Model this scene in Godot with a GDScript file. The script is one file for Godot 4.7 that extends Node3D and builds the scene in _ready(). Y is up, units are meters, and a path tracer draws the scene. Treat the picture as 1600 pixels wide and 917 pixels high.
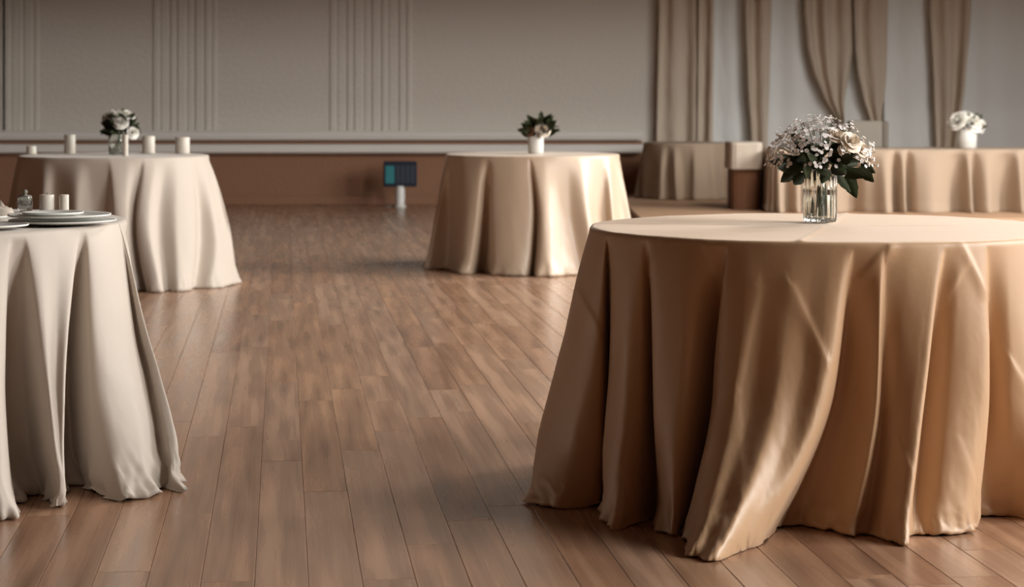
extends Node3D
# A banquet hall with round tables dressed to the floor. Camera at the origin looking along -Z; the lens is shifted down.
const F := 3298.0      # focal length in pixels of a 1600 x 917 frame
const HY := 150.0      # row of the horizon
const EYE := 1.124
const WALL := 21.8     # distance of the back wall
var rng := RandomNumberGenerator.new()
var noise := FastNoiseLite.new()
var taken := {}
var M := {}
var G := {}            # shared small meshes

func _ready() -> void:
	rng.seed = 11
	noise.seed = 5
	noise.frequency = 1.0
	camera_and_light()
	materials()
	small_meshes()
	shell()
	planks()
	back_wall()
	curtains()
	tablecloths()
	far_tables()
	bouquets()
	table_things()
	screen()

# ------------------------------------------------------------------ camera, sky, lights
func camera_and_light() -> void:
	var cam := Camera3D.new()
	cam.name = "camera"
	add_child(cam)
	cam.position = Vector3(0, EYE, 0)
	cam.projection = Camera3D.PROJECTION_FRUSTUM
	cam.near = 0.1
	cam.far = 200.0
	cam.size = 0.1 * 917.0 / F
	cam.frustum_offset = Vector2(0, -0.1 * (458.5 - HY) / F)
	cam.current = true
	var we := WorldEnvironment.new()
	we.name = "world"
	var e := Environment.new()
	e.background_mode = Environment.BG_SKY
	var sm := ProceduralSkyMaterial.new()
	sm.sky_top_color = Color(0.62, 0.72, 0.86)
	sm.sky_horizon_color = Color(0.86, 0.88, 0.9)
	sm.ground_bottom_color = Color(0.3, 0.29, 0.27)
	sm.ground_horizon_color = Color(0.7, 0.7, 0.69)
	var sky := Sky.new()
	sky.sky_material = sm
	e.sky = sky
	e.background_energy_multiplier = 1.0
	e.tonemap_mode = Environment.TONE_MAPPER_LINEAR
	e.tonemap_exposure = 0.92
	e.sdfgi_enabled = true
	e.ssao_enabled = true
	e.ssil_enabled = true
	we.environment = e
	var lens := CameraAttributesPhysical.new()
	lens.frustum_focal_length = 50.0
	lens.frustum_focus_distance = 5.9
	lens.exposure_aperture = 3.6
	we.camera_attributes = lens
	add_child(we)
	# daylight that comes in through the tall windows of the wall beside the frame
	for k in WINZ.size():
		var a := AreaLight3D.new()
		a.name = "daylight"
		a.area_size = Vector2(WINW - 0.1, WIN1 - WIN0 - 0.1)
		a.position = Vector3(RX - 0.06, (WIN0 + WIN1) / 2, WINZ[k])
		a.rotation.y = PI / 2
		a.light_energy = 46.0
		a.light_color = Color(1.0, 0.99, 0.97)
		a.set("area_range", 60.0)
		a.shadow_enabled = true
		add_child(a, true)
	# flat ceiling lights over the aisle
	for k in LAMPS.size():
		var a := AreaLight3D.new()
		a.name = "lamp_light"
		a.area_size = Vector2(1.1, 1.1)
		a.position = LAMPS[k] - Vector3(0, 0.075, 0)
		a.rotation.x = -PI / 2
		a.light_energy = 14.0
		a.light_color = Color(1.0, 0.975, 0.94)
		a.set("area_range", 60.0)
		a.shadow_enabled = true
		add_child(a, true)

const LAMPS := [Vector3(3.8, 5.2, -8.5), Vector3(3.8, 5.2, -11.5), Vector3(3.8, 5.2, -14.5)]
const RX := 7.0
const LX := -8.0
const FZ := 4.0
const CEIL := 5.2
const WINZ := [-2.8, -5.6, -12.4, -15.2]
const WINW := 2.3
const WIN0 := 1.7
const WIN1 := 4.7

# ------------------------------------------------------------------ helpers
func numbered(called: String) -> String:
	if not taken.has(called):
		taken[called] = 0
		return called
	taken[called] += 1
	return "%s_%03d" % [called, taken[called]]

func tag(o: Node, label: String, category: String, group := "") -> Node:
	o.set_meta("label", label)
	o.set_meta("category", category)
	if group != "":
		o.set_meta("group", group)
	return o

func thing(called: String, label: String, category: String, at := Vector3.ZERO, group := "") -> Node3D:
	var o := Node3D.new()
	o.name = numbered(called)
	add_child(o)
	o.position = at
	tag(o, label, category, group)
	return o

func obj(called: String, mesh: Mesh, mat: Material, parent: Node = self, at := Vector3.ZERO) -> MeshInstance3D:
	var o := MeshInstance3D.new()
	o.name = numbered(called) if parent == self else called
	o.mesh = mesh
	o.material_override = mat
	o.position = at
	parent.add_child(o, true)
	return o

func struct(called: String, mesh: Mesh, mat: Material, at := Vector3.ZERO) -> MeshInstance3D:
	var o := obj(called, mesh, mat, self, at)
	o.set_meta("kind", "structure")
	return o

func begin() -> SurfaceTool:
	var st := SurfaceTool.new()
	st.begin(Mesh.PRIMITIVE_TRIANGLES)
	return st

func tri(st: SurfaceTool, a: Vector3, b: Vector3, c: Vector3) -> void:
	st.add_vertex(a)
	st.add_vertex(b)
	st.add_vertex(c)

func quad(st: SurfaceTool, a: Vector3, b: Vector3, c: Vector3, d: Vector3) -> void:
	tri(st, a, b, c)
	tri(st, a, c, d)

func flat_done(st: SurfaceTool) -> ArrayMesh:
	st.generate_normals()
	return st.commit()

# box with chamfered edges, between two corners
func add_box(st: SurfaceTool, lo: Vector3, hi: Vector3, ch := 0.0) -> void:
	st.set_smooth_group(-1)
	var c := (lo + hi) / 2
	var h := (hi - lo) / 2
	ch = minf(ch, minf(h.x, minf(h.y, h.z)) * 0.9)
	for ax in 3:
		for s in [-1.0, 1.0]:
			var u := (ax + 1) % 3
			var v := (ax + 2) % 3
			var q := []
			for k in [[-1, -1], [1, -1], [1, 1], [-1, 1]]:
				var p := Vector3.ZERO
				p[ax] = s * h[ax]
				p[u] = k[0] * (h[u] - ch)
				p[v] = k[1] * (h[v] - ch)
				q.append(c + p)
			if s > 0:
				q.reverse()
			quad(st, q[0], q[1], q[2], q[3])
	if ch <= 0.0:
		return
	for ax in 3:
		var u := (ax + 1) % 3
		var v := (ax + 2) % 3
		for su in [-1.0, 1.0]:
			for sv in [-1.0, 1.0]:
				var q := []
				for k in [[-1, 0], [1, 0], [1, 1], [-1, 1]]:
					var p := Vector3.ZERO
					p[ax] = k[0] * (h[ax] - ch)
					p[u] = su * (h[u] if k[1] == 0 else h[u] - ch)
					p[v] = sv * (h[v] - ch if k[1] == 0 else h[v])
					q.append(c + p)
				if su * sv > 0:
					q.reverse()
				quad(st, q[0], q[1], q[2], q[3])
	for sx in [-1.0, 1.0]:
		for sy in [-1.0, 1.0]:
			for sz in [-1.0, 1.0]:
				var s := Vector3(sx, sy, sz)
				var a := c + s * Vector3(h.x, h.y - ch, h.z - ch)
				var b := c + s * Vector3(h.x - ch, h.y, h.z - ch)
				var d := c + s * Vector3(h.x - ch, h.y - ch, h.z)
				if sx * sy * sz > 0:
					tri(st, a, d, b)
				else:
					tri(st, a, b, d)

func box(lo: Vector3, hi: Vector3, ch := 0.0) -> ArrayMesh:
	var st := begin()
	add_box(st, lo, hi, ch)
	return flat_done(st)

# smooth grid of rows (downwards) and columns (to the right seen from outside)
func add_grid(st: SurfaceTool, rows: Array, closed: bool, base := 0, uvs := Vector2(1, 1)) -> int:
	var n: int = rows[0].size()
	for j in rows.size():
		var row: PackedVector3Array = rows[j]
		for i in n:
			st.set_uv(Vector2(uvs.x * i / n, uvs.y * j / rows.size()))
			st.add_vertex(row[i])
	var m := n if closed else n - 1
	for j in rows.size() - 1:
		for i in m:
			var a := base + j * n + i
			var b := base + j * n + (i + 1) % n
			var c := b + n
			var d := a + n
			st.add_index(a)
			st.add_index(b)
			st.add_index(c)
			st.add_index(a)
			st.add_index(c)
			st.add_index(d)
	return base + n * rows.size()

func grid(rows: Array, closed: bool, uvs := Vector2(1, 1)) -> ArrayMesh:
	var st := begin()
	st.set_smooth_group(0)
	add_grid(st, rows, closed, 0, uvs)
	st.generate_normals()
	return st.commit()

# profile of (radius, height), outside listed from the top down
func lathe_rows(profile: Array, n: int, flute := 0.0, flutes := 0) -> Array:
	var rows := []
	for p in profile:
		var row := PackedVector3Array()
		for i in n:
			var a := TAU * i / n
			var r: float = p.x
			if flutes > 0 and p.x > 0.012:
				r -= flute * absf(sin(a * flutes / 2.0))
			row.append(Vector3(sin(a) * r, p.y, cos(a) * r))
		rows.append(row)
	return rows

func lathe(profile: Array, n := 32, flute := 0.0, flutes := 0) -> ArrayMesh:
	return grid(lathe_rows(profile, n, flute, flutes), true)

func tube_rows(path: Array, radii: Array, n: int) -> Array:
	var rows := []
	for k in path.size():
		var d: Vector3 = (path[mini(k + 1, path.size() - 1)] - path[maxi(k - 1, 0)]).normalized()
		var u := d.cross(Vector3(0.31, 0.17, 0.94)).normalized()
		var v := d.cross(u)
		var row := PackedVector3Array()
		for i in n:
			var a := TAU * i / n
			row.append(path[k] + (u * cos(a) + v * sin(a)) * radii[k])
		rows.append(row)
	return rows

# a pixel of the photograph at a distance
func at_px(x: float, y: float, d: float) -> Vector3:
	return Vector3((x - 800.0) / F * d, EYE - (y - HY) / F * d, -d)

# ------------------------------------------------------------------ materials
func mat(c: Color, rough: float, spec := 0.5) -> StandardMaterial3D:
	var m := StandardMaterial3D.new()
	m.albedo_color = c
	m.roughness = rough
	m.metallic_specular = spec
	return m

func satin(c: Color, rough: float, spec: float, rim: float) -> StandardMaterial3D:
	var m := mat(c, rough, spec)
	m.cull_mode = BaseMaterial3D.CULL_DISABLED
	m.rim_enabled = rim > 0.0
	m.rim = rim
	m.rim_tint = 0.25
	var nt := NoiseTexture2D.new()
	nt.width = 256
	nt.height = 256
	nt.seamless = true
	var n := FastNoiseLite.new()
	n.seed = 3
	n.frequency = 0.05
	nt.noise = n
	nt.as_normal_map = true
	nt.bump_strength = 1.5
	m.normal_enabled = true
	m.normal_texture = nt
	m.normal_scale = 0.12
	m.uv1_triplanar = true
	m.uv1_scale = Vector3(3, 3, 3)
	return m

func wall_mat(c: Color, rough: float) -> StandardMaterial3D:
	var m := mat(c, rough, 0.3)
	var nt := NoiseTexture2D.new()
	nt.width = 256
	nt.height = 256
	nt.seamless = true
	var n := FastNoiseLite.new()
	n.seed = 9
	n.frequency = 0.04
	nt.noise = n
	nt.as_normal_map = true
	m.normal_enabled = true
	m.normal_texture = nt
	m.normal_scale = 0.15
	m.uv1_triplanar = true
	m.uv1_scale = Vector3(1.5, 1.5, 1.5)
	return m

func c8(r: int, g: int, b: int) -> Color:
	return Color(r / 255.0, g / 255.0, b / 255.0)

func glass(tint: Color) -> StandardMaterial3D:
	var m := mat(Color(tint, 0.02), 0.02, 0.5)
	m.transparency = BaseMaterial3D.TRANSPARENCY_ALPHA
	m.refraction_enabled = true
	m.refraction_scale = 0.05
	return m

func materials() -> void:
	M.gold = satin(c8(192, 154, 115), 0.5, 0.65, 0.8)
	M.ivory = satin(c8(196, 185, 173), 0.6, 0.4, 0.5)
	M.champagne = satin(c8(190, 168, 145), 0.4, 0.6, 0.6)
	M.beige = satin(c8(172, 152, 132), 0.7, 0.3, 0.1)
	M.white_cloth = satin(c8(192, 180, 166), 0.7, 0.3, 0.1)
	M.brown_cloth = satin(c8(120, 84, 62), 0.7, 0.3, 0.1)
	M.drape = satin(c8(206, 191, 173), 0.75, 0.3, 0.1)
	M.sheer = satin(c8(236, 238, 236), 0.8, 0.3, 0.0)
	M.wall = wall_mat(c8(220, 213, 203), 0.8)
	M.slat = wall_mat(c8(222, 216, 206), 0.7)
	M.plain = wall_mat(c8(88, 58, 42), 0.9)
	M.dark_ceiling = wall_mat(c8(74, 56, 44), 0.9)
	M.wainscot = wall_mat(c8(148, 110, 87), 0.6)
	M.rail = mat(c8(236, 232, 226), 0.5)
	M.gap = mat(c8(104, 80, 62), 0.7)
	M.sub = mat(c8(46, 32, 24), 0.9)
	M.riser = mat(c8(186, 150, 120), 0.6)
	M.frame = mat(c8(225, 222, 215), 0.5)
	M.lamp = mat(c8(240, 236, 228), 0.5)
	M.lamp.emission_enabled = true
	M.lamp.emission = Color(1.0, 0.94, 0.86)
	M.lamp.emission_energy_multiplier = 2.0
	M.pane = mat(Color(0.95, 0.97, 1.0, 0.04), 0.03)
	M.pane.transparency = BaseMaterial3D.TRANSPARENCY_ALPHA
	M.glass = glass(Color(0.96, 0.98, 0.97))
	M.china = mat(c8(230, 230, 224), 0.32, 0.5)
	M.candle = mat(c8(214, 209, 198), 0.45, 0.4)
	M.candle.subsurf_scatter_enabled = true
	M.candle.subsurf_scatter_strength = 0.2
	M.wick = mat(c8(60, 52, 44), 0.9)
	M.ceramic = mat(c8(224, 224, 220), 0.3, 0.5)
	M.leaf = mat(c8(48, 54, 32), 0.5, 0.35)
	M.leaf.cull_mode = BaseMaterial3D.CULL_DISABLED
	M.leaf_light = mat(c8(84, 96, 58), 0.5, 0.4)
	M.leaf_light.cull_mode = BaseMaterial3D.CULL_DISABLED
	M.stem = mat(c8(62, 76, 44), 0.5, 0.4)
	M.bloom = mat(c8(236, 230, 226), 0.7, 0.3)
	M.rose = mat(c8(232, 220, 204), 0.6, 0.3)
	M.rose.cull_mode = BaseMaterial3D.CULL_DISABLED
	M.rose_white = mat(c8(236, 234, 226), 0.6, 0.3)
	M.rose_white.cull_mode = BaseMaterial3D.CULL_DISABLED
	M.navy = mat(c8(34, 44, 58), 0.35)
	M.teal = mat(c8(58, 132, 140), 0.3)
	M.slate = mat(c8(58, 68, 80), 0.35)
	M.taupe = mat(c8(122, 117, 107), 0.6)
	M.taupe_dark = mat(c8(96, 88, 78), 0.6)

# ------------------------------------------------------------------ small shared meshes
func small_meshes() -> void:
	# a folded, pointed leaf along +Y, one unit long
	var rows := []
	for k in 9:
		var v := k / 8.0
		var w := 0.24 * pow(sin(PI * pow(v, 0.75)), 0.9) + 0.004
		var bend := -0.22 * v * v
		var row := PackedVector3Array()
		for i in 5:
			var u := i / 2.0 - 1.0
			var ser := 1.0 + (0.12 if k % 2 == 1 else 0.0)
			row.append(Vector3(u * w * ser, v, bend + 0.08 * absf(u) * w / 0.24))
		rows.append(row)
	rows.reverse()
	G.leaf = grid(rows, false)
	# a rose seen from above (+Y), one unit across: rings of cupped petals round a tight heart
	var st := begin()
	st.set_smooth_group(0)
	var base := 0
	var rings := [[3, 0.09, 0.50, 0.10], [4, 0.15, 0.50, 0.22], [5, 0.25, 0.46, 0.5], [6, 0.36, 0.36, 0.85], [7, 0.46, 0.22, 1.15]]
	for q in rings.size():
		var ring: Array = rings[q]
		for p in ring[0]:
			var mid: float = TAU * p / ring[0] + q * 0.9
			var half: float = PI / ring[0] * 1.35
			var pr := []
			for k in 5:
				var v := 1.0 - k / 4.0
				var row := PackedVector3Array()
				for i in 5:
					var u := i / 2.0 - 1.0
					var edge := 1.0 - 0.16 * u * u * v
					var rr: float = ring[1] * (0.25 + 0.75 * pow(v, 0.6)) + ring[3] * 0.12 * pow(v, 3) - 0.02 * u * u
					var yy: float = 0.02 + ring[2] * v * edge - ring[3] * 0.12 * pow(v, 4)
					var a := mid + u * half * (0.55 + 0.45 * sin(PI * minf(v, 0.9) * 0.8))
					row.append(Vector3(sin(a) * rr, yy, cos(a) * rr))
				pr.append(row)
			base = add_grid(st, pr, false, base)
	st.generate_normals()
	G.rose = st.commit()
	# a tiny five-petalled bloom
	st = begin()
	st.set_smooth_group(-1)
	for p in 5:
		var a := TAU * p / 5
		var t := Vector3(sin(a), 0.25, cos(a))
		var l := Vector3(sin(a - 0.6), 0.1, cos(a - 0.6)) * 0.85
		var r := Vector3(sin(a + 0.6), 0.1, cos(a + 0.6)) * 0.85
		tri(st, Vector3(0, 0.15, 0), l, t)
		tri(st, Vector3(0, 0.15, 0), t, r)
		tri(st, Vector3(0, -0.45, 0), t, l)
		tri(st, Vector3(0, -0.45, 0), r, t)
	G.bloom = flat_done(st)

# ------------------------------------------------------------------ the room
func shell() -> void:
	struct("floor", box(Vector3(LX - 0.2, -0.3, -WALL - 0.2), Vector3(RX + 0.2, -0.02, FZ + 0.2)), M.sub)
	struct("ceiling", box(Vector3(LX - 0.2, CEIL, -WALL - 0.2), Vector3(RX + 0.2, CEIL + 0.2, FZ + 0.2)), M.dark_ceiling)
	struct("wall_left", box(Vector3(LX - 0.2, -0.02, -WALL), Vector3(LX, CEIL, FZ)), M.plain)
	struct("wall_front", box(Vector3(LX - 0.2, -0.02, FZ), Vector3(RX + 0.2, CEIL, FZ + 0.2)), M.plain)
	var st := begin()
	add_box(st, Vector3(RX, -0.02, -WALL), Vector3(RX + 0.2, WIN0, FZ))
	add_box(st, Vector3(RX, WIN1, -WALL), Vector3(RX + 0.2, CEIL, FZ))
	var z := FZ
	for w in WINZ:
		add_box(st, Vector3(RX, WIN0, w + WINW / 2), Vector3(RX + 0.2, WIN1, z))
		z = w - WINW / 2
	add_box(st, Vector3(RX, WIN0, -WALL), Vector3(RX + 0.2, WIN1, z))
	struct("wall_right", flat_done(st), M.plain)
	for k in WINZ.size():
		var f := begin()
		var z0: float = WINZ[k] - WINW / 2
		var z1: float = WINZ[k] + WINW / 2
		for q in [[z0, z0 + 0.06], [WINZ[k] - 0.03, WINZ[k] + 0.03], [z1 - 0.06, z1]]:
			add_box(f, Vector3(RX + 0.05, WIN0, q[0]), Vector3(RX + 0.12, WIN1, q[1]), 0.006)
		for y in [WIN0, (WIN0 + WIN1) / 2 - 0.03, WIN1 - 0.06]:
			add_box(f, Vector3(RX + 0.055, y, z0 + 0.06), Vector3(RX + 0.115, y + 0.06, z1 - 0.06), 0.006)
		var o := struct("window_%d" % (k + 1), flat_done(f), M.frame)
		obj("pane", box(Vector3(RX + 0.08, WIN0 + 0.05, z0 + 0.05), Vector3(RX + 0.086, WIN1 - 0.05, z1 - 0.05)), M.pane, o)
	# the gallery over the far end of the hall, above the frame
	struct("ceiling_gallery", box(Vector3(LX, 2.17, -WALL), Vector3(RX, 2.5, -18.0), 0.01), M.dark_ceiling)
	# the low platform along the far side
	struct("floor_platform", box(Vector3(1.05, -0.02, -WALL), Vector3(RX, 0.12, -17.3), 0.012), M.riser)

	for p in LAMPS:
		var l := obj("ceiling_light", box(Vector3(-0.6, -0.06, -0.6), Vector3(0.6, 0, 0.6), 0.01), M.frame, self, p)
		l.set_meta("kind", "structure")
		obj("diffuser", box(Vector3(-0.55, -0.065, -0.55), Vector3(0.55, -0.058, 0.55)), M.lamp, l)

func back_wall() -> void:
	var w := struct("wall_back", box(Vector3(LX - 0.2, -0.02, -WALL - 0.2), Vector3(RX + 0.2, CEIL, -WALL)), M.wall)
	var s := F / WALL
	# brown wainscot under the ledge
	var end := (1003.0 - 800) / s
	obj("wainscot", box(Vector3(LX, 0, -WALL), Vector3(end, 0.66, -WALL + 0.03)), M.wainscot, w)
	# reeded strips
	for g in [[-62, 8], [0, 5], [240, 8], [516, 10]]:
		var x: float = g[0]
		for k in g[1]:
			var wid: float = [12.0, 15.0, 11.0, 16.0][k % 4]
			if k == g[1] - 1:
				wid = 10.0
			var x0 := (x - 800) / s
			var x1 := (x + wid - 3.0) / s - 800.0 / s
			obj("slat", box(Vector3(x0, 0.76, -WALL), Vector3(x1, 2.19, -WALL + (0.013 if k % 3 != 1 else 0.008)), 0.004), M.slat, w)
			x += wid
	# two white mouldings with a brown gap
	var t := begin()
	add_box(t, Vector3(LX, 0.672, -WALL), Vector3(end, 0.765, -WALL + 0.10), 0.012)
	add_box(t, Vector3(LX, 0.70, -WALL + 0.1), Vector3(end, 0.745, -WALL + 0.12), 0.008)
	struct("trim_1", flat_done(t), M.rail)
	t = begin()
	add_box(t, Vector3(LX, 0.535, -WALL + 0.03), Vector3(end, 0.628, -WALL + 0.16), 0.012)
	add_box(t, Vector3(LX, 0.545, -WALL + 0.15), Vector3(end, 0.60, -WALL + 0.18), 0.008)
	struct("trim_2", flat_done(t), M.rail)
	struct("baseboard_back", box(Vector3(LX, 0, -WALL + 0.03), Vector3(end, 0.1, -WALL + 0.055), 0.008), M.wainscot)

# ------------------------------------------------------------------ plank floor
func grain(sd: int) -> ImageTexture:
	var im := Image.create(1024, 128, false, Image.FORMAT_RGB8)
	var n := FastNoiseLite.new()
	n.seed = sd
	n.frequency = 1.0
	n.fractal_octaves = 3
	var q := FastNoiseLite.new()
	q.seed = sd + 40
	q.frequency = 1.0
	q.fractal_octaves = 2
	for y in 128:
		for x in 1024:
			var bend := 0.03 * q.get_noise_2d(x / 300.0, y / 70.0)
			var fine := n.get_noise_2d(x / 140.0, y / 2.0 + bend * 10.0)
			var band := q.get_noise_2d(x / 420.0 + 30.0, y / 16.0 + bend * 6.0)
			var blot := q.get_noise_2d(x / 230.0 - 60.0, y / 30.0)
			var v := clampf(0.78 + 0.05 * fine + 0.10 * band + 0.10 * blot, 0.35, 1.0)
			im.set_pixel(x, y, Color(v, v * (0.985 + 0.02 * band), v * (0.97 + 0.03 * band)))
	return ImageTexture.create_from_image(im)

const PITCH := 0.124
func planks() -> void:
	var floor_node := get_node("floor")
	var wood := mat(Color(1, 1, 1), 0.42, 0.65)
	wood.albedo_texture = grain(21)
	wood.vertex_color_use_as_albedo = true
	wood.roughness_texture = wood.albedo_texture
	wood.roughness = 0.34
	M.wood = wood
	var tones := [Color(0.71, 0.435, 0.285), Color(0.68, 0.408, 0.266), Color(0.74, 0.470, 0.318), Color(0.60, 0.350, 0.226), Color(0.70, 0.414, 0.258), Color(0.69, 0.438, 0.300)]
	var lens := [1.4, 1.8, 2.3]
	var kinds := []
	for li in lens.size():
		for ti in tones.size():
			kinds.append(plank_mesh(lens[li], tones[ti], (li * 6 + ti) * 0.173))
	var yaw := atan(360.0 / F)       # the boards run to the vanishing point left of the frame's middle
	var basis := Basis(Vector3.UP, yaw)
	var all := []
	var rr := RandomNumberGenerator.new()
	rr.seed = 77
	for row in range(-95, 90):
		var along := -28.0 - rr.randf() * 1.5
		while along < 6.5:
			var li := rr.randi() % 3
			var L: float = lens[li]
			var o := basis * Vector3(row * PITCH, 0, along + L / 2) + Vector3(0, 0, 0)
			along += L + 0.002
			var k := li * 6 + rr.randi() % 6
			if o.x < LX - 0.1 or o.x > RX + 0.1 or o.z < -WALL - 0.6 or o.z > FZ + 0.5:
				continue
			all.append([plank_size(o, L), Transform3D(basis, o), k])
	all.sort_custom(func(a, b): return a[0] > b[0])
	var st := begin()
	for i in all.size():
		if i < 300:
			var o := obj("plank", kinds[all[i][2]], wood, floor_node)
			o.transform = all[i][1]
		else:
			st.append_from(kinds[all[i][2]], 0, all[i][1])
	var rest := obj("plank_field", st.commit(), wood, floor_node)
	rest.set_meta("kind", "stuff")

func plank_size(o: Vector3, L: float) -> float:
	var best := 0.0
	for e in [-0.4, 0.0, 0.4]:
		var d: float = -(o.z + e * L)
		if d < 4.9:
			continue
		var x: float = 800 + F * o.x / d
		var y := HY + F * EYE / d
		if x < -20 or x > 1620 or y > 930:
			continue
		if x > 850 and y < 835 and y > 330:     # behind the big cloth
			continue
		if x < 220 and y < 780 and y > 340:
			continue
		if y < 420 and y > 240 and (x < 350 or x > 680):
			continue
		best += L / d / d * F * EYE * (PITCH / d * F)
	return best

func plank_mesh(L: float, tone: Color, off: float) -> ArrayMesh:
	var st := begin()
	st.set_smooth_group(-1)
	st.set_color(tone)
	var w := PITCH / 2 - 0.0005
	var c := 0.0012
	var l := L / 2
	var top := [Vector3(-w + c, 0, -l + c), Vector3(w - c, 0, -l + c), Vector3(w - c, 0, l - c), Vector3(-w + c, 0, l - c)]
	var rim := [Vector3(-w, -c, -l), Vector3(w, -c, -l), Vector3(w, -c, l), Vector3(-w, -c, l)]
	var put := func(p: Vector3):
		st.set_uv(Vector2(p.z / 5.0 + off * 3.1, p.x / 0.5 + off))
		st.add_vertex(p)
	var face := func(a, b, cc, d):
		for p in [a, b, cc, a, cc, d]:
			put.call(p)
	face.call(top[0], top[1], top[2], top[3])
	for k in 4:
		var n := (k + 1) % 4
		face.call(top[n], top[k], rim[k], rim[n])
		face.call(rim[n], rim[k], rim[k] + Vector3(0, -0.0178, 0), rim[n] + Vector3(0, -0.0178, 0))
	st.generate_normals()
	return st.commit()

# ------------------------------------------------------------------ curtains
func edge_at(list: Array, y: float) -> float:
	if y <= list[0][0]:
		return list[0][1]
	for k in list.size() - 1:
		if y <= list[k + 1][0]:
			var f: float = (y - list[k][0]) / (list[k + 1][0] - list[k][0])
			f = f * f * (3 - 2 * f) * 0.35 + f * 0.65
			return lerpf(list[k][1], list[k + 1][1], f)
	return list[-1][1]

func drape(L: Array, R: Array, folds: float, depth: float, off: float, phase := 0.0, sharp := 1.0) -> ArrayMesh:
	var d := WALL - off
	var rows := []
	var nv := 40
	var nu := int(folds * 12) + 10
	for j in nv + 1:
		var y := lerpf(-30.0, 300.0, j / float(nv))
		var x0 := edge_at(L, y)
		var x1 := edge_at(R, y)
		var row := PackedVector3Array()
		for i in nu + 1:
			var u := i / float(nu)
			var w := sin(TAU * (folds * u) + phase + 0.8 * sin(3.1 * u + phase))
			w = signf(w) * pow(absf(w), sharp)
			var amp := depth * (0.75 + 0.25 * sin(y * 0.01 + u * 5.0 + phase))
			var p := at_px(lerpf(x0, x1, u), y, d)
			p.z += amp * w + 0.01 * noise.get_noise_2d(u * 3.0, y * 0.02)
			p.y = lerpf(2.185, 0.125, j / float(nv))
			row.append(p)
		rows.append(row)
	return grid(rows, false)

func curtains() -> void:
	var sheers := [
		[[[0, 1106]], [[0, 1176]], 2.0, 0.012, "white sheer curtain panel, narrow, over the gap between round brown-draped table and serving table"],
		[[[0, 1194]], [[0, 1378]], 4.0, 0.014, "wide white sheer curtain panel behind the two tied-back beige drapes"],
		[[[0, 1381]], [[0, 1464]], 2.0, 0.012, "white sheer curtain panel between the grey box and the brown straight drape"],
		[[[0, 1500]], [[0, 1730]], 5.0, 0.014, "white sheer curtain panel directly behind the white roses on the buffet table"]]
	for s in sheers:
		tag(obj("sheer_curtain", drape(s[0], s[1], s[2], s[3], 0.06, 0.6), M.sheer), s[4], "curtain", "white sheer curtains on the far wall")
	var ds := [
		[[[0, 1030], [220, 1026]], [[0, 1092], [220, 1092]], 2.4, 0.035, 0.10, 1.4, "plain beige drape with shallow folds at the end of the panelled wall"],
		[[[0, 1092], [220, 1090]], [[0, 1116], [220, 1114]], 1.2, 0.04, 0.16, 2.6, "slim pale beige drape edging the narrow white sheer panel"],
		[[[0, 1164], [120, 1168], [210, 1174]], [[0, 1206], [120, 1203], [210, 1200]], 1.6, 0.05, 0.16, 0.5, "narrow hanging beige drape between two white sheers behind the serving table"],
		[[[0, 1256], [60, 1261], [100, 1270], [140, 1286], [186, 1312], [300, 1306]], [[0, 1334], [60, 1333], [100, 1328], [150, 1320], [186, 1320], [300, 1326]], 2.6, 0.05, 0.17, 0.2, "beige drape swept aside in a long curve just above the big bouquet"],
		[[[0, 1334], [60, 1336], [100, 1340], [140, 1348], [189, 1362], [300, 1358]], [[0, 1388], [100, 1386], [189, 1378], [300, 1382]], 1.8, 0.05, 0.18, 1.2, "tied-back beige drape with curved edge above the grey box"],
		[[[0, 1453], [120, 1459], [228, 1463]], [[0, 1517], [120, 1508], [228, 1494]], 2.2, 0.05, 0.17, 2.2, "straight brown-beige drape hanging beside the white roses on the buffet table"]]
	for s in ds:
		tag(obj("drape", drape(s[0], s[1], s[2], s[3], s[4], s[5], 0.8), M.drape), s[6], "curtain", "beige drapes on the far wall")

# ------------------------------------------------------------------ tablecloths
func hermite3(p0: float, p1: float, p2: float, t: float) -> float:
	var d0 := (p1 - p0) * 2.0
	var d1 := (p2 - p1) * 2.0
	var m1 := 0.0
	if d0 * d1 > 0.0:
		m1 = 2.0 * d0 * d1 / (d0 + d1)
	var a := p0
	var b := p1
	var ma := d0 * 1.35
	var mb := m1
	var x := t * 2.0
	if t > 0.5:
		a = p1
		b = p2
		ma = m1
		mb = d1 * 1.25
		x = t * 2.0 - 1.0
	var x2 := x * x
	var x3 := x2 * x
	return (2 * x3 - 3 * x2 + 1) * a + (x3 - 2 * x2 + x) * ma * 0.5 + (-2 * x3 + 3 * x2) * b + (x3 - x2) * mb * 0.5

# the angle about a table's axis at which a circle of radius rho shows at column px, on its near side
func angle_of(c: Vector3, px: float, rho: float) -> float:
	var k := (px - 800.0) / F
	# point (k d, -d): (k d - cx)^2 + (d - cd)^2 = rho^2
	var cd := -c.z
	var A := k * k + 1.0
	var B := k * c.x + cd
	var C := c.x * c.x + cd * cd - rho * rho
	var D := B * B - A * C
	var d := B / A if D < 0 else (B - sqrt(D)) / A
	return atan2(k * d - c.x, cd - d)

func crom(a: Vector3, b: Vector3, c: Vector3, d: Vector3, t: float) -> Vector3:
	var m0 := (c - a) * 0.42
	var m1 := (d - b) * 0.42
	var t2 := t * t
	var t3 := t2 * t
	return b * (2 * t3 - 3 * t2 + 1) + m0 * (t3 - 2 * t2 + t) + c * (-2 * t3 + 3 * t2) + m1 * (t3 - t2)

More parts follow.
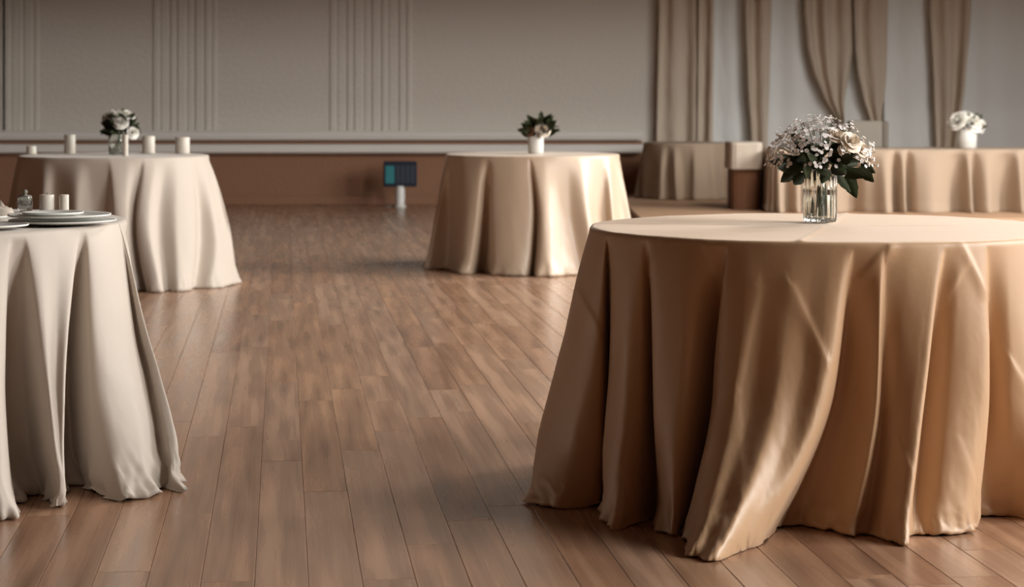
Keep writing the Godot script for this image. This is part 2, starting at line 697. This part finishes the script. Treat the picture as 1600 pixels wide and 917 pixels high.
# ribs: [column at rim, at mid height, at hem, radius at mid height, at hem]; the far side follows by itself
func round_cloth(c: Vector3, r: float, ht: float, ribs: Array, sub: int, levels: int, sd: int, creases := [], hem_wave := 0.012) -> ArrayMesh:
	var rg := RandomNumberGenerator.new()
	rg.seed = sd
	var polar := []      # a0 a1 a2 r1 r2
	for q in ribs:
		var rm: float = q[3]
		var rh: float = q[4]
		if rm < r:
			rm = r - (r - rm) * 1.7
			rh = rh - (r - q[3]) * 0.5
		polar.append([angle_of(c, q[0], r), angle_of(c, q[1], q[3]), angle_of(c, q[2], q[4]), rm, rh])
	# keep the near-side turns in order, then fill in the rest of the way round
	for k in range(1, polar.size()):
		for h in 3:
			while polar[k][h] < polar[k - 1][h] - PI:
				polar[k][h] += TAU
	var a_end: float = polar[-1][1]
	var a_start: float = polar[0][1] + TAU
	var gap := a_start - a_end
	var n := maxi(6, int(gap / 0.19))
	if n % 2 == 0:
		n += 1
	for k in n:
		var a := a_end + gap * (k + 1) / (n + 1) + rg.randf_range(-0.03, 0.03)
		var ridge := k % 2 == 1
		var rm := r * ((1.08 + rg.randf() * 0.06) if ridge else (0.93 + rg.randf() * 0.05))
		polar.append([a, a, a, rm, rm + (0.10 if ridge else 0.02) * r + rg.randf() * 0.04])
	var m := polar.size()
	var rows := []
	# top of the cloth
	var total := m * sub
	for k in 14:
		var s := pow(k / 13.0, 0.8) * (r - 0.016)
		var row := PackedVector3Array()
		for i in total:
			var q0: Array = polar[i / sub]
			var q1: Array = polar[(i / sub + 1) % m]
			var e: float = q1[0] + (TAU if i / sub + 1 == m else 0.0)
			var a := lerpf(q0[0], e, (i % sub) / float(sub))
			var x := sin(a) * s
			var z := cos(a) * s
			var y := ht - 0.0015 + 0.0022 * noise.get_noise_3d(x * 4.0, sd, z * 4.0)
			y += 0.003 * exp(-pow((x + z * 0.25) / 0.012, 2.0)) + 0.0025 * exp(-pow((z - x * 0.12 + 0.05) / 0.014, 2.0))
			row.append(Vector3(x, y, z))
		rows.append(row)
	for j in levels + 3:
		var t := 0.0
		var drop := 0.0
		var inset := 0.0
		if j == 0:
			inset = 0.006
			drop = 0.003
		elif j == 1:
			inset = 0.0015
			drop = 0.009
		else:
			t = (j - 2) / float(levels)
			drop = 0.017
		var y := lerpf(ht - drop, 0.006, t)
		var pts := []
		for q in polar:
			var a := hermite3(q[0], q[1], q[2], t)
			var rho := hermite3(r, q[3], q[4], t) - inset
			pts.append(Vector3(sin(a) * rho, y, cos(a) * rho))
		var row := PackedVector3Array()
		for i in total:
			var k := i / sub
			var p := crom(pts[(k - 1 + m) % m], pts[k], pts[(k + 1) % m], pts[(k + 2) % m], (i % sub) / float(sub))
			var out := Vector3(p.x, 0, p.z).normalized()
			var wv := 0.006 * t * noise.get_noise_3d(p.x * 9.0 + sd, y * 2.5, p.z * 9.0)
			if t > 0.8:
				var h := (t - 0.8) / 0.2
				var nz := noise.get_noise_3d(p.x * 7.0 + sd * 3.0, h * 0.6, p.z * 7.0)
				wv += hem_wave * h * h * h * (0.35 + 1.3 * nz)
				p.y += (1.0 - h) * h * hem_wave * 0.9 * noise.get_noise_3d(p.x * 12.0, 3.0 + sd, p.z * 12.0) + h * h * hem_wave * 0.35 * maxf(0.0, noise.get_noise_3d(p.x * 11.0, 8.0 + sd, p.z * 11.0))
				p.y = maxf(p.y, 0.005)
			for cr in creases:
				if p.z > 0.05:
					var g := c + p
					var d := -g.z
					var sp := Vector2(800 + F * g.x / d, HY + F * (EYE - g.y) / d)
					var ab: Vector2 = cr[1] - cr[0]
					var f := clampf((sp - cr[0]).dot(ab) / ab.length_squared(), 0.0, 1.0)
					var near: float = (sp - (cr[0] + ab * f)).length()
					if near < 40:
						var side := signf(ab.cross(sp - cr[0]))
						wv += cr[2] * 0.3 * (exp(-pow(near / (cr[3] * (1.5 if side > 0 else 0.55)), 2.0))) * (0.4 + 0.6 * sin(PI * (0.12 + 0.76 * f)))
			row.append(p + out * wv)
		rows.append(row)
	# the hem turned under
	var last := PackedVector3Array()
	for p in rows[-1]:
		last.append(Vector3(p.x * 0.985, maxf(0.002, p.y - 0.004), p.z * 0.985))
	rows.append(last)
	return grid(rows, true)

var TF := Vector3(0.905, 0, -6.094)
var TN := Vector3(-1.912, 0, -6.33)
var TL := Vector3((178.0 - 800) / F * 12.7, 0, -12.7)
var TM := Vector3((832.0 - 800) / F * 13.85, 0, -13.85)

func tablecloths() -> void:
	var ribs := [
		[921, 872, 826, 0.772, 0.893], [930, 905, 880, 0.75, 0.84], [945, 940, 935, 0.71, 0.735], [949, 944, 942, 0.655, 0.69],
		[960, 952, 946, 0.70, 0.84], [980, 976, 965, 0.735, 0.89], [1002, 1004, 996, 0.705, 0.80], [1010, 1013, 1022, 0.65, 0.67],
		[1020, 1021, 1034, 0.73, 0.78], [1056, 1054, 1052, 0.755, 0.87], [1092, 1082, 1066, 0.735, 0.80], [1130, 1110, 1072, 0.62, 0.70],
		[1139, 1114, 1066, 0.70, 0.87], [1150, 1124, 1072, 0.745, 0.97], [1172, 1148, 1084, 0.762, 1.05], [1205, 1178, 1098, 0.750, 1.05], [1240, 1213, 1118, 0.760, 1.07], [1275, 1248, 1146, 0.740, 1.0], [1300, 1276, 1170, 0.746, 0.93],
		[1320, 1292, 1190, 0.735, 0.86], [1330, 1303, 1208, 0.69, 0.72], [1337, 1310, 1225, 0.64, 0.63], [1355, 1340, 1275, 0.655, 0.63],
		[1376, 1370, 1328, 0.70, 0.715], [1388, 1381, 1352, 0.67, 0.675], [1425, 1402, 1376, 0.695, 0.73], [1458, 1430, 1400, 0.725, 0.80],
		[1472, 1446, 1414, 0.725, 0.80], [1480, 1451, 1424, 0.66, 0.70], [1500, 1485, 1462, 0.695, 0.73], [1528, 1530, 1505, 0.715, 0.72],
		[1540, 1546, 1526, 0.705, 0.66], [1546, 1551, 1534, 0.65, 0.585], [1575, 1580, 1578, 0.69, 0.62], [1612, 1625, 1640, 0.71, 0.74], [1635, 1652, 1660, 0.67, 0.68], [1650, 1680, 1700, 0.72, 0.78]]
	var cr := [
		[Vector2(903, 452), Vector2(943, 524), 0.012, 7.0], [Vector2(1016, 424), Vector2(1037, 376), 0.014, 7.0], [Vector2(1128, 440), Vector2(1100, 380), 0.012, 9.0],
		[Vector2(1238, 448), Vector2(1292, 566), 0.016, 11.0], [Vector2(1292, 566), Vector2(1262, 690), 0.012, 12.0], [Vector2(1184, 450), Vector2(1152, 610), 0.015, 12.0],
		[Vector2(1152, 610), Vector2(1160, 760), 0.008, 10.0], [Vector2(1385, 402), Vector2(1392, 380), 0.012, 7.0], [Vector2(1502, 378), Vector2(1540, 456), 0.016, 7.0],
		[Vector2(1512, 408), Vector2(1478, 466), 0.01, 7.0], [Vector2(1332, 450), Vector2(1390, 382), 0.012, 9.0], [Vector2(1556, 530), Vector2(1606, 610), 0.014, 9.0],
		[Vector2(1393, 668), Vector2(1424, 736), 0.012, 9.0], [Vector2(905, 690), Vector2(938, 740), 0.01, 8.0], [Vector2(1160, 770), Vector2(1168, 860), 0.008, 8.0], [Vector2(1500, 690), Vector2(1530, 780), 0.01, 9.0]]
	tag(obj("tablecloth", round_cloth(TF, 0.684, 0.75, ribs, 11, 110, 1, cr, 0.045), M.gold, self, TF), "golden champagne satin cloth falling to the floor over the round table with the big bouquet", "tablecloth", "floor-length cloths on round tables")
	ribs = [
		[-60, -70, -80, 0.825, 0.945], [-40, -45, -50, 0.745, 0.805], [-10, -8, -5, 0.815, 0.945], [12, 8, 18, 0.775, 0.885], [22, 20, 34, 0.685, 0.725], [36, 48, 66, 0.695, 0.705], [44, 62, 84, 0.775, 0.825],
		[60, 74, 92, 0.805, 0.905], [90, 88, 96, 0.795, 0.925], [120, 103, 98, 0.810, 0.885], [127, 110, 102, 0.705, 0.715], [132, 126, 128, 0.685, 0.705],
		[139, 140, 146, 0.765, 0.825], [155, 165, 182, 0.800, 0.945], [176, 200, 226, 0.810, 0.985], [184, 218, 250, 0.795, 0.945], [187, 228, 268, 0.820, 1.005], [189, 236, 284, 0.833, 0.995]]
	tag(obj("tablecloth", round_cloth(TN, 0.745, 0.75, ribs, 11, 70, 2, [], 0.07), M.ivory, self, TN), "ivory cloth trailing on the floor from the round table that holds white plates", "tablecloth", "floor-length cloths on round tables")
	ribs = [
		[32, 20, 12, 0.61, 0.69], [45, 40, 36, 0.54, 0.56], [68, 66, 62, 0.61, 0.68], [86, 85, 84, 0.54, 0.55], [118, 118, 118, 0.62, 0.68], [140, 142, 142, 0.55, 0.56], [166, 172, 176, 0.56, 0.56],
		[175, 180, 188, 0.64, 0.66], [198, 198, 206, 0.645, 0.70], [214, 206, 218, 0.59, 0.62], [222, 212, 226, 0.57, 0.58], [228, 216, 232, 0.645, 0.70],
		[242, 234, 252, 0.665, 0.76], [258, 250, 262, 0.60, 0.69], [276, 276, 276, 0.655, 0.765], [297, 304, 295, 0.645, 0.745], [303, 312, 302, 0.58, 0.66], [316, 335, 328, 0.65, 0.745], [323, 350, 352, 0.67, 0.755], [325, 355, 372, 0.685, 0.75]]
	tag(obj("tablecloth", round_cloth(TL, 0.567, 0.77, ribs, 8, 40, 3, [], 0.035), M.ivory, self, TL), "ivory cloth on the round table with white flowers and several candles", "tablecloth", "floor-length cloths on round tables")
	ribs = [
		[699, 684, 662, 0.635, 0.725], [706, 702, 700, 0.56, 0.58], [724, 722, 716, 0.62, 0.68], [750, 745, 735, 0.62, 0.67], [762, 757, 752, 0.53, 0.48], [772, 770, 770, 0.61, 0.66],
		[800, 800, 800, 0.63, 0.70], [822, 830, 827, 0.62, 0.67], [828, 838, 832, 0.56, 0.57], [833, 844, 838, 0.66, 0.75], [850, 858, 860, 0.665, 0.78], [868, 876, 885, 0.61, 0.70], [885, 893, 910, 0.60, 0.68],
		[905, 918, 935, 0.66, 0.76], [925, 932, 945, 0.60, 0.68], [940, 945, 955, 0.59, 0.66], [950, 958, 968, 0.65, 0.72], [957, 970, 980, 0.61, 0.66], [965, 984, 998, 0.65, 0.72]]
	tag(obj("tablecloth", round_cloth(TM, 0.571, 0.746, ribs, 8, 40, 4, [], 0.03), M.champagne, self, TM), "champagne satin cloth on the small round table with the white vase of dark leaves", "tablecloth", "floor-length cloths on round tables")

# a straight-sided cloth: outline of points at the top, with folds along it
func skirted(x0: float, x1: float, z0: float, z1: float, y0: float, y1: float, folds: Array, depth: float, flare: float, hem: float) -> ArrayMesh:
	# the outline runs along the near side first; folds are fractions of that side
	var cor := 0.05
	var outline := []       # [point, normal, fold depth]
	var n := 160
	for i in n:
		var u := i / float(n - 1)
		var w := 0.0
		for f in folds:
			w += f[1] * exp(-pow((u - f[0]) / f[2], 2.0))
		outline.append([Vector2(lerpf(x0 + cor, x1 - cor, u), z1), Vector2(0, 1), w])
	for q in [[x1 - cor, z1 - cor, 0.0], [x1 - cor, z0 + cor, 0.25], [x0 + cor, z0 + cor, 0.5], [x0 + cor, z1 - cor, 0.75]]:
		for k in 7:
			var a: float = TAU * (q[2] + k / 24.0)
			var nn := Vector2(sin(a), cos(a))
			outline.append([Vector2(q[0], q[1]) + nn * cor, nn, 0.2 * sin(k * 2.0)])
	var rows := []
	var c := Vector2((x0 + x1) / 2, (z0 + z1) / 2)
	for s in [0.0, 0.5, 0.97]:
		var row := PackedVector3Array()
		for o in outline:
			var p: Vector2 = c + (o[0] - c) * s
			row.append(Vector3(p.x, y1, p.y))
		rows.append(row)
	for j in 15:
		var t := j / 14.0
		var row := PackedVector3Array()
		for o in outline:
			var p: Vector2 = o[0] + o[1] * (depth * o[2] * pow(t, 0.6) + flare * t)
			if t > hem and hem > 0.0:
				p += o[1] * 0.012
			row.append(Vector3(p.x, lerpf(y1 - 0.012 if j > 0 else y1 - 0.004, y0 + 0.004, t), p.y))
		rows.append(row)
	return grid(rows, true)

func far_tables() -> void:
	var P := 0.12
	# small round table on the platform
	var c := Vector3((1071.0 - 800) / F * 20.8, P, -20.8)
	var base := Vector3(c.x, 0, c.z)
	var ribs := [
		[1006, 1004, 1004, 0.43, 0.43], [1018, 1016, 1014, 0.40, 0.40], [1034, 1032, 1030, 0.43, 0.44], [1044, 1042, 1042, 0.39, 0.39], [1054, 1055, 1058, 0.44, 0.46], [1064, 1066, 1066, 0.39, 0.38],
		[1078, 1078, 1076, 0.40, 0.39], [1086, 1086, 1086, 0.44, 0.45], [1100, 1104, 1106, 0.42, 0.43], [1112, 1116, 1120, 0.44, 0.45], [1122, 1128, 1132, 0.40, 0.40], [1132, 1136, 1141, 0.435, 0.45]]
	tag(obj("tablecloth", round_cloth(base, 0.415, 0.55, ribs, 6, 24, 6), M.beige, self, c), "beige-brown cloth on the low round table in front of the plain drape", "tablecloth", "cloths on the far tables")
	# serving table: white runner over a brown skirt
	var d := 18.6
	var a := (1141.0 - 800) / F * d
	var b := (1192.0 - 800) / F * d
	var o := thing("serving_table", "small square serving table with a white top cover over a dark brown skirt", "table")
	obj("skirt", skirted(a + 0.02, b - 0.02, -d - 0.5, -d - 0.03, P, 0.70, [[0.3, 0.6, 0.08], [0.75, 0.6, 0.1]], 0.012, 0.0, 0.0), M.brown_cloth, o)
	obj("top_cover", skirted(a, b, -d - 0.52, -d, 0.475, 0.715, [[0.5, 0.4, 0.2]], 0.01, 0.006, 0.0), M.white_cloth, o)
	# the long buffet
	d = 18.25
	a = (1204.0 - 800) / F * d
	b = a + 3.05
	var folds := []
	for f in [[1206, 1.2, 9], [1222, -0.8, 5], [1236, 0.7, 6], [1250, -1.0, 5], [1268, 0.8, 8], [1300, 0.5, 10], [1330, -1.2, 12], [1378, 1.2, 13], [1396, -1.4, 5], [1407, 1.1, 5], [1418, -1.6, 5], [1450, 0.9, 26], [1496, -0.9, 12], [1513, 1.4, 6], [1524, -1.2, 5], [1542, 0.9, 12], [1575, -0.9, 12], [1594, 1.3, 6], [1625, -0.9, 10], [1660, 0.8, 14], [1700, -0.8, 12]]:
		folds.append([((f[0] - 800.0) / F * d - a) / (b - a), f[1], f[2] / F * d / (b - a)])
	tag(obj("tablecloth", skirted(a, b, -d - 0.8, -d, P, 0.662, folds, 0.125, 0.02, 0.86), M.beige, self), "pleated beige skirt round the long buffet table under the curtains", "tablecloth", "cloths on the far tables")
	# grey box on the buffet
	var g := at_px(1329, 228, 18.85)
	var w := 59.0 / F * 18.85
	o = thing("box", "plain grey-taupe box standing on the buffet table behind the big bouquet", "box", Vector3(g.x + w / 2, 0.661, -18.85))
	obj("body", box(Vector3(-w / 2, 0, -0.2), Vector3(w / 2 - 0.05, 0.24, 0), 0.008), M.taupe, o)
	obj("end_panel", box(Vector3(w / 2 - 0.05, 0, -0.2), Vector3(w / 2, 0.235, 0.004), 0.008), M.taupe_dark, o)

# ------------------------------------------------------------------ flowers and glass
func aim(dir: Vector3, roll: float) -> Basis:
	var y := dir.normalized()
	var x := y.cross(Vector3(0.2, 0.13, 0.97)).normalized()
	return Basis(x, y, x.cross(y)).rotated(y, roll)

# the outline of a leaf, rose or bloom placed under a bouquet
func put(called: String, mesh: Mesh, m: Material, parent: Node, at: Vector3, dir: Vector3, size: float, roll := 0.0, squash := 1.0) -> MeshInstance3D:
	var o := obj(called, mesh, m, parent)
	o.transform = Transform3D(aim(dir, roll) * Basis.from_scale(Vector3(size, size * squash, size)), at)
	return o

func tumbler(r: float, h: float, wall: float, flute: float, flutes: int, n := 64) -> ArrayMesh:
	return lathe([Vector2(0, 0.012), Vector2(r * 0.7, 0.012), Vector2(r - wall - flute, 0.018), Vector2(r - wall - flute, h * 0.6), Vector2(r - wall - flute, h - 0.002), Vector2(r - wall * 0.5 - flute, h), Vector2(r - 0.0005, h - 0.002), Vector2(r, h * 0.6), Vector2(r * 0.99, 0.03), Vector2(r * 0.97, 0.006), Vector2(r * 0.9, 0.0005), Vector2(0, 0.0005)], n, flute, flutes)

func bouquets() -> void:
	# the big bouquet
	var d := 6.26
	var v := at_px(1281, 347, d)
	v.y = 0.7505
	tag(obj("glass_vase", tumbler(0.0505, 0.155, 0.006, 0.005, 14, 112), M.glass, self, v), "clear ribbed glass vase holding the big bouquet on the golden cloth", "vase")
	var b := thing("bouquet", "large round bouquet of cream roses, tiny white blossoms and dark leaves", "bouquet", v)
	var k := d / F      # metres per pixel here
	var at := func(x: float, y: float, z: float) -> Vector3:
		return Vector3((x - 1281) * k, (347 - y) * k, z)
	# stems inside the vase
	var heart: Vector3 = at.call(1283, 262, 0.0)
	for i in 26:
		var a := i * 2.4
		var foot := Vector3(sin(a) * 0.032, 0.02, cos(a) * 0.032)
		var head: Vector3 = heart + Vector3(-sin(a) * 0.028, 0.03, -cos(a) * 0.028)
		var rows := tube_rows([foot, foot.lerp(head, 0.5) + Vector3(0.003, 0, 0.002), head], [0.0036, 0.0034, 0.0032], 6)
		obj("stem", grid(rows, true), M.leaf if i % 2 == 0 else M.stem, b)
	# roses
	for r in [[1326, 218, 0.095, 0.062, 0.35], [1302, 208, 0.085, 0.048, 0.1], [1344, 230, 0.06, 0.05, 0.8], [1312, 233, 0.11, 0.036, 0.2]]:
		var p: Vector3 = at.call(r[0], r[1], r[2])
		put("rose", G.rose, M.rose, b, p - (p - heart).normalized() * r[3] * 0.3, (p - heart).normalized() + Vector3(0, 0.1, 0.25), r[3], r[0])
	# leaves: [x, y, z, direction, size]
	var rr := RandomNumberGenerator.new()
	rr.seed = 4
	var lv := [
		[1250, 258, 0.07, Vector3(-1, -0.18, 0.3), 0.078], [1246, 262, 0.06, Vector3(-0.9, -0.5, 0.3), 0.072], [1250, 268, 0.075, Vector3(-0.5, -0.55, 0.5), 0.06], [1262, 258, 0.10, Vector3(-0.5, -0.35, 0.7), 0.07],
		[1276, 256, 0.11, Vector3(0.1, -0.55, 0.8), 0.072], [1292, 254, 0.115, Vector3(0.35, -0.5, 0.7), 0.07], [1302, 250, 0.11, Vector3(0.5, 0.2, 0.7), 0.06], [1310, 262, 0.095, Vector3(0.8, -0.4, 0.5), 0.066],
		[1326, 262, 0.09, Vector3(0.8, -0.55, 0.35), 0.05], [1336, 260, 0.07, Vector3(0.75, -0.8, 0.3), 0.056], [1340, 254, 0.06, Vector3(0.8, -0.6, 0.2), 0.045], [1284, 262, 0.10, Vector3(-0.3, -0.8, 0.4), 0.05],
		[1305, 268, 0.08, Vector3(0.3, -0.9, 0.3), 0.062], [1316, 270, 0.07, Vector3(0.4, -1.0, 0.2), 0.07], [1236, 252, 0.03, Vector3(-1, -0.1, 0), 0.06], [1270, 246, 0.10, Vector3(-0.7, 0.1, 0.7), 0.06]]
	for q in lv:
		var p: Vector3 = at.call(q[0], q[1], q[2])
		put("leaf", G.leaf, M.leaf, b, p, q[3], q[4] * 1.15, PI + rr.randf_range(-0.5, 0.5), 1.0)
	for i in 46:     # the dark mass inside the dome
		var a := rr.randf() * TAU
		var up := rr.randf_range(-0.1, 0.95)
		var dir := Vector3(sin(a) * sqrt(1 - up * up * 0.9), up * 0.75, cos(a) * sqrt(1 - up * up * 0.9))
		put("leaf", G.leaf, M.leaf, b, heart + dir * 0.035 + Vector3(0, 0.01, 0), dir, rr.randf_range(0.07, 0.10), rr.randf() * TAU)
	# tiny white blossoms on hair-thin stalks, far too many to count
	var st := begin()
	var sk := begin()
	sk.set_smooth_group(0)
	var base := 0
	for i in 800:
		var a := rr.randf() * TAU
		var up := rr.randf_range(-0.05, 1.0)
		var ring := sqrt(maxf(0.0, 1.0 - up * up))
		var lump := 1.0 + 0.10 * noise.get_noise_2d(a * 2.0, up * 4.0) + rr.randf_range(-0.16, 0.05)
		var p := heart + Vector3(sin(a) * ring * 0.158 * lump, 0.012 + up * 0.138 * lump, cos(a) * ring * 0.15 * lump)
		if p.x > 0.02 and p.x < 0.13 and p.z > 0.02 and p.y < 0.34 and p.y > 0.19 and rr.randf() < 0.72:
			continue
		if up < 0.22 and absf(p.x) < 0.1 and rr.randf() < 0.75:
			continue
		var s := rr.randf_range(0.0048, 0.0078)
		st.append_from(G.bloom, 0, Transform3D(aim((p - heart).normalized() + Vector3(rr.randf_range(-0.5, 0.5), rr.randf_range(-0.2, 0.5), rr.randf_range(-0.5, 0.5)), rr.randf() * TAU) * Basis.from_scale(Vector3.ONE * s), p))
		if i % 3 == 0:
			base = add_grid(sk, tube_rows([heart + (p - heart) * 0.45, p], [0.0007, 0.0005], 4), true, base)
	var bl := obj("blossom_spray", st.commit(), M.bloom, b)
	bl.set_meta("kind", "stuff")
	bl.set_meta("label", "cloud of tiny white blossoms")
	sk.generate_normals()
	var ss := obj("blossom_stalks", sk.commit(), M.stem, b)
	ss.set_meta("kind", "stuff")
	# the three bouquets further off
	far_bouquet(at_px(837, 240, 13.85), 0.746, 0.052, 0.115, true, "opaque white round vase on the small champagne-covered table", "dark leafy posy with one pale flower in the white vase", [[849, 201, 0.07, M.rose, 0.09], [826, 205, 0.05, M.brown_cloth, 0.06]], [815, 870, 187, 216], 837, 240, 13.85, 46, 1)
	far_bouquet(at_px(184, 242, 12.7), 0.77, 0.055, 0.125, false, "clear glass vase of flowers among candles on the ivory cloth", "dark leafy posy with white flowers among the candles on the ivory-covered table", [[180, 176, 0.03, M.rose_white, 0.085], [192, 189, 0.07, M.rose_white, 0.085], [164, 180, 0.0, M.rose_white, 0.06], [212, 206, 0.04, M.rose_white, 0.075], [200, 177, 0.0, M.rose_white, 0.08]], [162, 214, 178, 210], 184, 242, 12.7, 50, 2)
	far_bouquet(at_px(1511, 236, 18.6), 0.662, 0.085, 0.175, true, "tall white vase under the white roses on the long buffet table", "full white rose bouquet with a few leaves on the long buffet table", [[1492, 190, 0.05, M.rose_white, 0.16], [1508, 184, 0.0, M.rose_white, 0.15], [1522, 194, 0.06, M.rose_white, 0.16], [1534, 198, 0.02, M.rose_white, 0.13], [1484, 196, 0.0, M.rose_white, 0.1], [1512, 192, 0.08, M.rose_white, 0.13]], [1490, 1538, 194, 214], 1511, 236, 18.6, 26, 3)

func far_bouquet(p: Vector3, top: float, r: float, h: float, opaque: bool, vlabel: String, blabel: String, flowers: Array, area: Array, cx: float, cy: float, d: float, leaves: int, sd: int) -> void:
	p.y = top
	if opaque:
		var prof := [Vector2(0, 0.01), Vector2(r * 0.8, 0.012), Vector2(r * 0.92, h - 0.004), Vector2(r, h), Vector2(r * 1.02, h - 0.004), Vector2(r, h * 0.5), Vector2(r * 0.95, 0.008), Vector2(r * 0.85, 0), Vector2(0, 0)]
		tag(obj("white_vase", lathe(prof, 32), M.ceramic, self, p), vlabel, "vase")
	else:
		tag(obj("glass_vase", tumbler(r, h, 0.004, 0.0, 0, 40), M.glass, self, p), vlabel, "vase")
	var b := thing("bouquet", blabel, "bouquet", p)
	var k := d / F
	var rr := RandomNumberGenerator.new()
	rr.seed = 40 + sd
	var heart := Vector3((area[0] + area[1]) / 2.0 * k - cx * k, h + 0.01, 0)
	for i in 5:
		var a := i * 2.5
		var foot := Vector3(sin(a) * r * 0.5, 0.02, cos(a) * r * 0.5)
		obj("stem", grid(tube_rows([foot, heart + Vector3(-sin(a) * 0.02, 0.02, -cos(a) * 0.02)], [0.003, 0.003], 6), true), M.stem, b)
	for f in flowers:
		var q := Vector3((f[0] - cx) * k, (cy - f[1]) * k, f[2])
		var dir := (q - heart).normalized() + Vector3(0, 0.15, 0.45)
		put("rose", G.rose, f[3], b, q - dir.normalized() * f[4] * 0.3, dir, f[4], f[0])
	var wx: float = (area[1] - area[0]) * k / 2
	var hy: float = (area[3] - area[2]) * k
	for i in leaves:
		var a := rr.randf() * TAU
		var up := rr.randf_range(-0.25, 1.0)
		var ring := sqrt(maxf(0.05, 1.0 - up * up * 0.8))
		var reach := Vector3(sin(a) * ring * wx, (0.2 + 0.8 * up) * hy, cos(a) * ring * wx * 0.8)
		put("leaf", G.leaf, M.leaf, b, heart + reach * 0.25, reach, reach.length() * 0.85 + 0.015, rr.randf() * TAU)

# ------------------------------------------------------------------ things on the tables
func candle(label: String, p: Vector3, r: float, h: float, group: String) -> void:
	var o := thing("pillar_candle", label, "candle", p, group)
	obj("wax", lathe([Vector2(0, h - 0.004), Vector2(r * 0.75, h - 0.003), Vector2(r * 0.95, h), Vector2(r, h - 0.003), Vector2(r, 0.003), Vector2(r * 0.96, 0), Vector2(0, 0)], 28), M.candle, o)
	obj("wick", grid(tube_rows([Vector3(0, h - 0.006, 0), Vector3(0.001, h + 0.007, 0)], [0.0012, 0.0008], 6), true), M.wick, o)

func plate_mesh(r: float) -> ArrayMesh:
	return lathe([Vector2(0, 0.006), Vector2(r * 0.62, 0.006), Vector2(r * 0.70, 0.009), Vector2(r * 0.97, 0.0125), Vector2(r, 0.0135), Vector2(r * 0.998, 0.0095), Vector2(r * 0.97, 0.0075), Vector2(r * 0.72, 0.004), Vector2(r * 0.6, 0.0005), Vector2(0, 0.0005)], 56)

func on(x: float, d: float, y: float) -> Vector3:
	return Vector3((x - 800.0) / F * d, y, -d)

func table_things() -> void:
	var g := "white plates on the ivory cloth"
	var y := 0.7515
	var a := on(98, 6.15, y)
	tag(obj("plate", plate_mesh(0.155), M.china, self, a), "lowest and widest white plate of the stack of three at the table's rim", "plate", g)
	tag(obj("plate", plate_mesh(0.148), M.china, self, a + Vector3(-0.008, 0.0165, 0.004)), "middle white plate of the stack of three at the table's rim", "plate", g)
	tag(obj("plate", plate_mesh(0.088), M.china, self, a + Vector3(-0.028, 0.0225, 0.0)), "small white plate topmost on the stack of three at the table's rim", "plate", g)
	tag(obj("plate", plate_mesh(0.115), M.china, self, on(-20, 5.93, y)), "single white plate cut by the frame's edge, in front of the stacked plates", "plate", g)
	tag(obj("plate", plate_mesh(0.115), M.china, self, on(-42, 6.36, y)), "half-hidden white plate under the crumpled napkin", "plate", g)
	# napkin
	var rows := []
	for j in 9:
		var row := PackedVector3Array()
		for i in 14:
			var an := TAU * i / 14.0
			var rad := 0.05 * sin(PI * 0.5 * j / 8.0) * (1.0 + 0.3 * noise.get_noise_2d(i * 1.7, 2.0))
			row.append(Vector3(sin(an) * rad, 0.036 * cos(PI * 0.5 * j / 8.0) * (1.0 + 0.5 * noise.get_noise_2d(i * 2.1, j * 0.7)), cos(an) * rad))
		rows.append(row)
	tag(obj("napkin", grid(rows, true), M.white_cloth, self, on(-4, 6.36, y + 0.012)), "small crumpled white napkin on a plate beside the glass jar", "napkin")
	candle("wider of two short cream candles behind the white plates", on(73, 6.85, y), 0.0235, 0.053, "short candles behind the white plates")
	candle("slimmer short cream candle behind the white plates", on(100, 6.85, y), 0.0155, 0.053, "short candles behind the white plates")
	var j := thing("glass_jar", "small clear glass jar with a round stopper beside the short candles", "jar", on(39, 6.80, y))
	obj("body", tumbler(0.024, 0.05, 0.003, 0.0, 0, 32), M.glass, j)
	obj("stopper", lathe([Vector2(0, 0.072), Vector2(0.006, 0.070), Vector2(0.009, 0.064), Vector2(0.006, 0.058), Vector2(0.005, 0.054), Vector2(0.0205, 0.052), Vector2(0.0205, 0.0475), Vector2(0, 0.0475)], 28), M.taupe, j)
	# candles on the far ivory table
	g = "white pillar candles round the flowers"
	y = 0.7715
	candle("slender white candle pressed against the clear vase of flowers", on(196, 12.42, y), 0.0155, 0.125, g)
	candle("tall white candle by itself on the darker end of the ivory-covered table", on(109, 12.95, y), 0.034, 0.116, g)
	candle("lowest white candle at the far dark edge of the ivory-covered table", on(49, 12.8, y), 0.029, 0.05, g)
	candle("short thick white candle just past the clear flower vase", on(232, 13.05, y), 0.039, 0.105, g)
	candle("thickest white candle at the bright end of the ivory-covered table", on(285, 12.95, y), 0.044, 0.1, g)

# ------------------------------------------------------------------ the small screen by the wall
func screen() -> void:
	var d := 21.3
	var s := d / F
	var o := thing("floor_screen", "small dark blue screen box on a stubby white post against the brown wall", "screen", on(625, d, 0.0))
	var yy := func(py: float) -> float: return EYE - (py - HY) * s
	var lo: float = yy.call(292)
	var hi: float = yy.call(252)
	var w := 26.0 * s
	obj("casing", box(Vector3(-w, lo, -0.07), Vector3(w, hi, 0.0), 0.01), M.navy, o)
	obj("screen_panel", box(Vector3(-w + 0.02, lo + 0.035, 0.0), Vector3(-w + 0.11, hi - 0.045, 0.006), 0.003), M.teal, o)
	for k in 4:
		var x := -w + 0.125 + k * 0.05
		obj("key_panel", box(Vector3(x, lo + 0.035, 0.0), Vector3(x + 0.042, hi - 0.04, 0.005), 0.003), M.slate, o)
	var h := lo + 0.01
	obj("post", lathe([Vector2(0, h), Vector2(0.035, h), Vector2(0.046, h * 0.85), Vector2(0.05, h * 0.5), Vector2(0.044, h * 0.12), Vector2(0.06, 0.012), Vector2(0.06, 0.0), Vector2(0, 0)], 28), M.ceramic, o, Vector3(0, 0, -0.02))
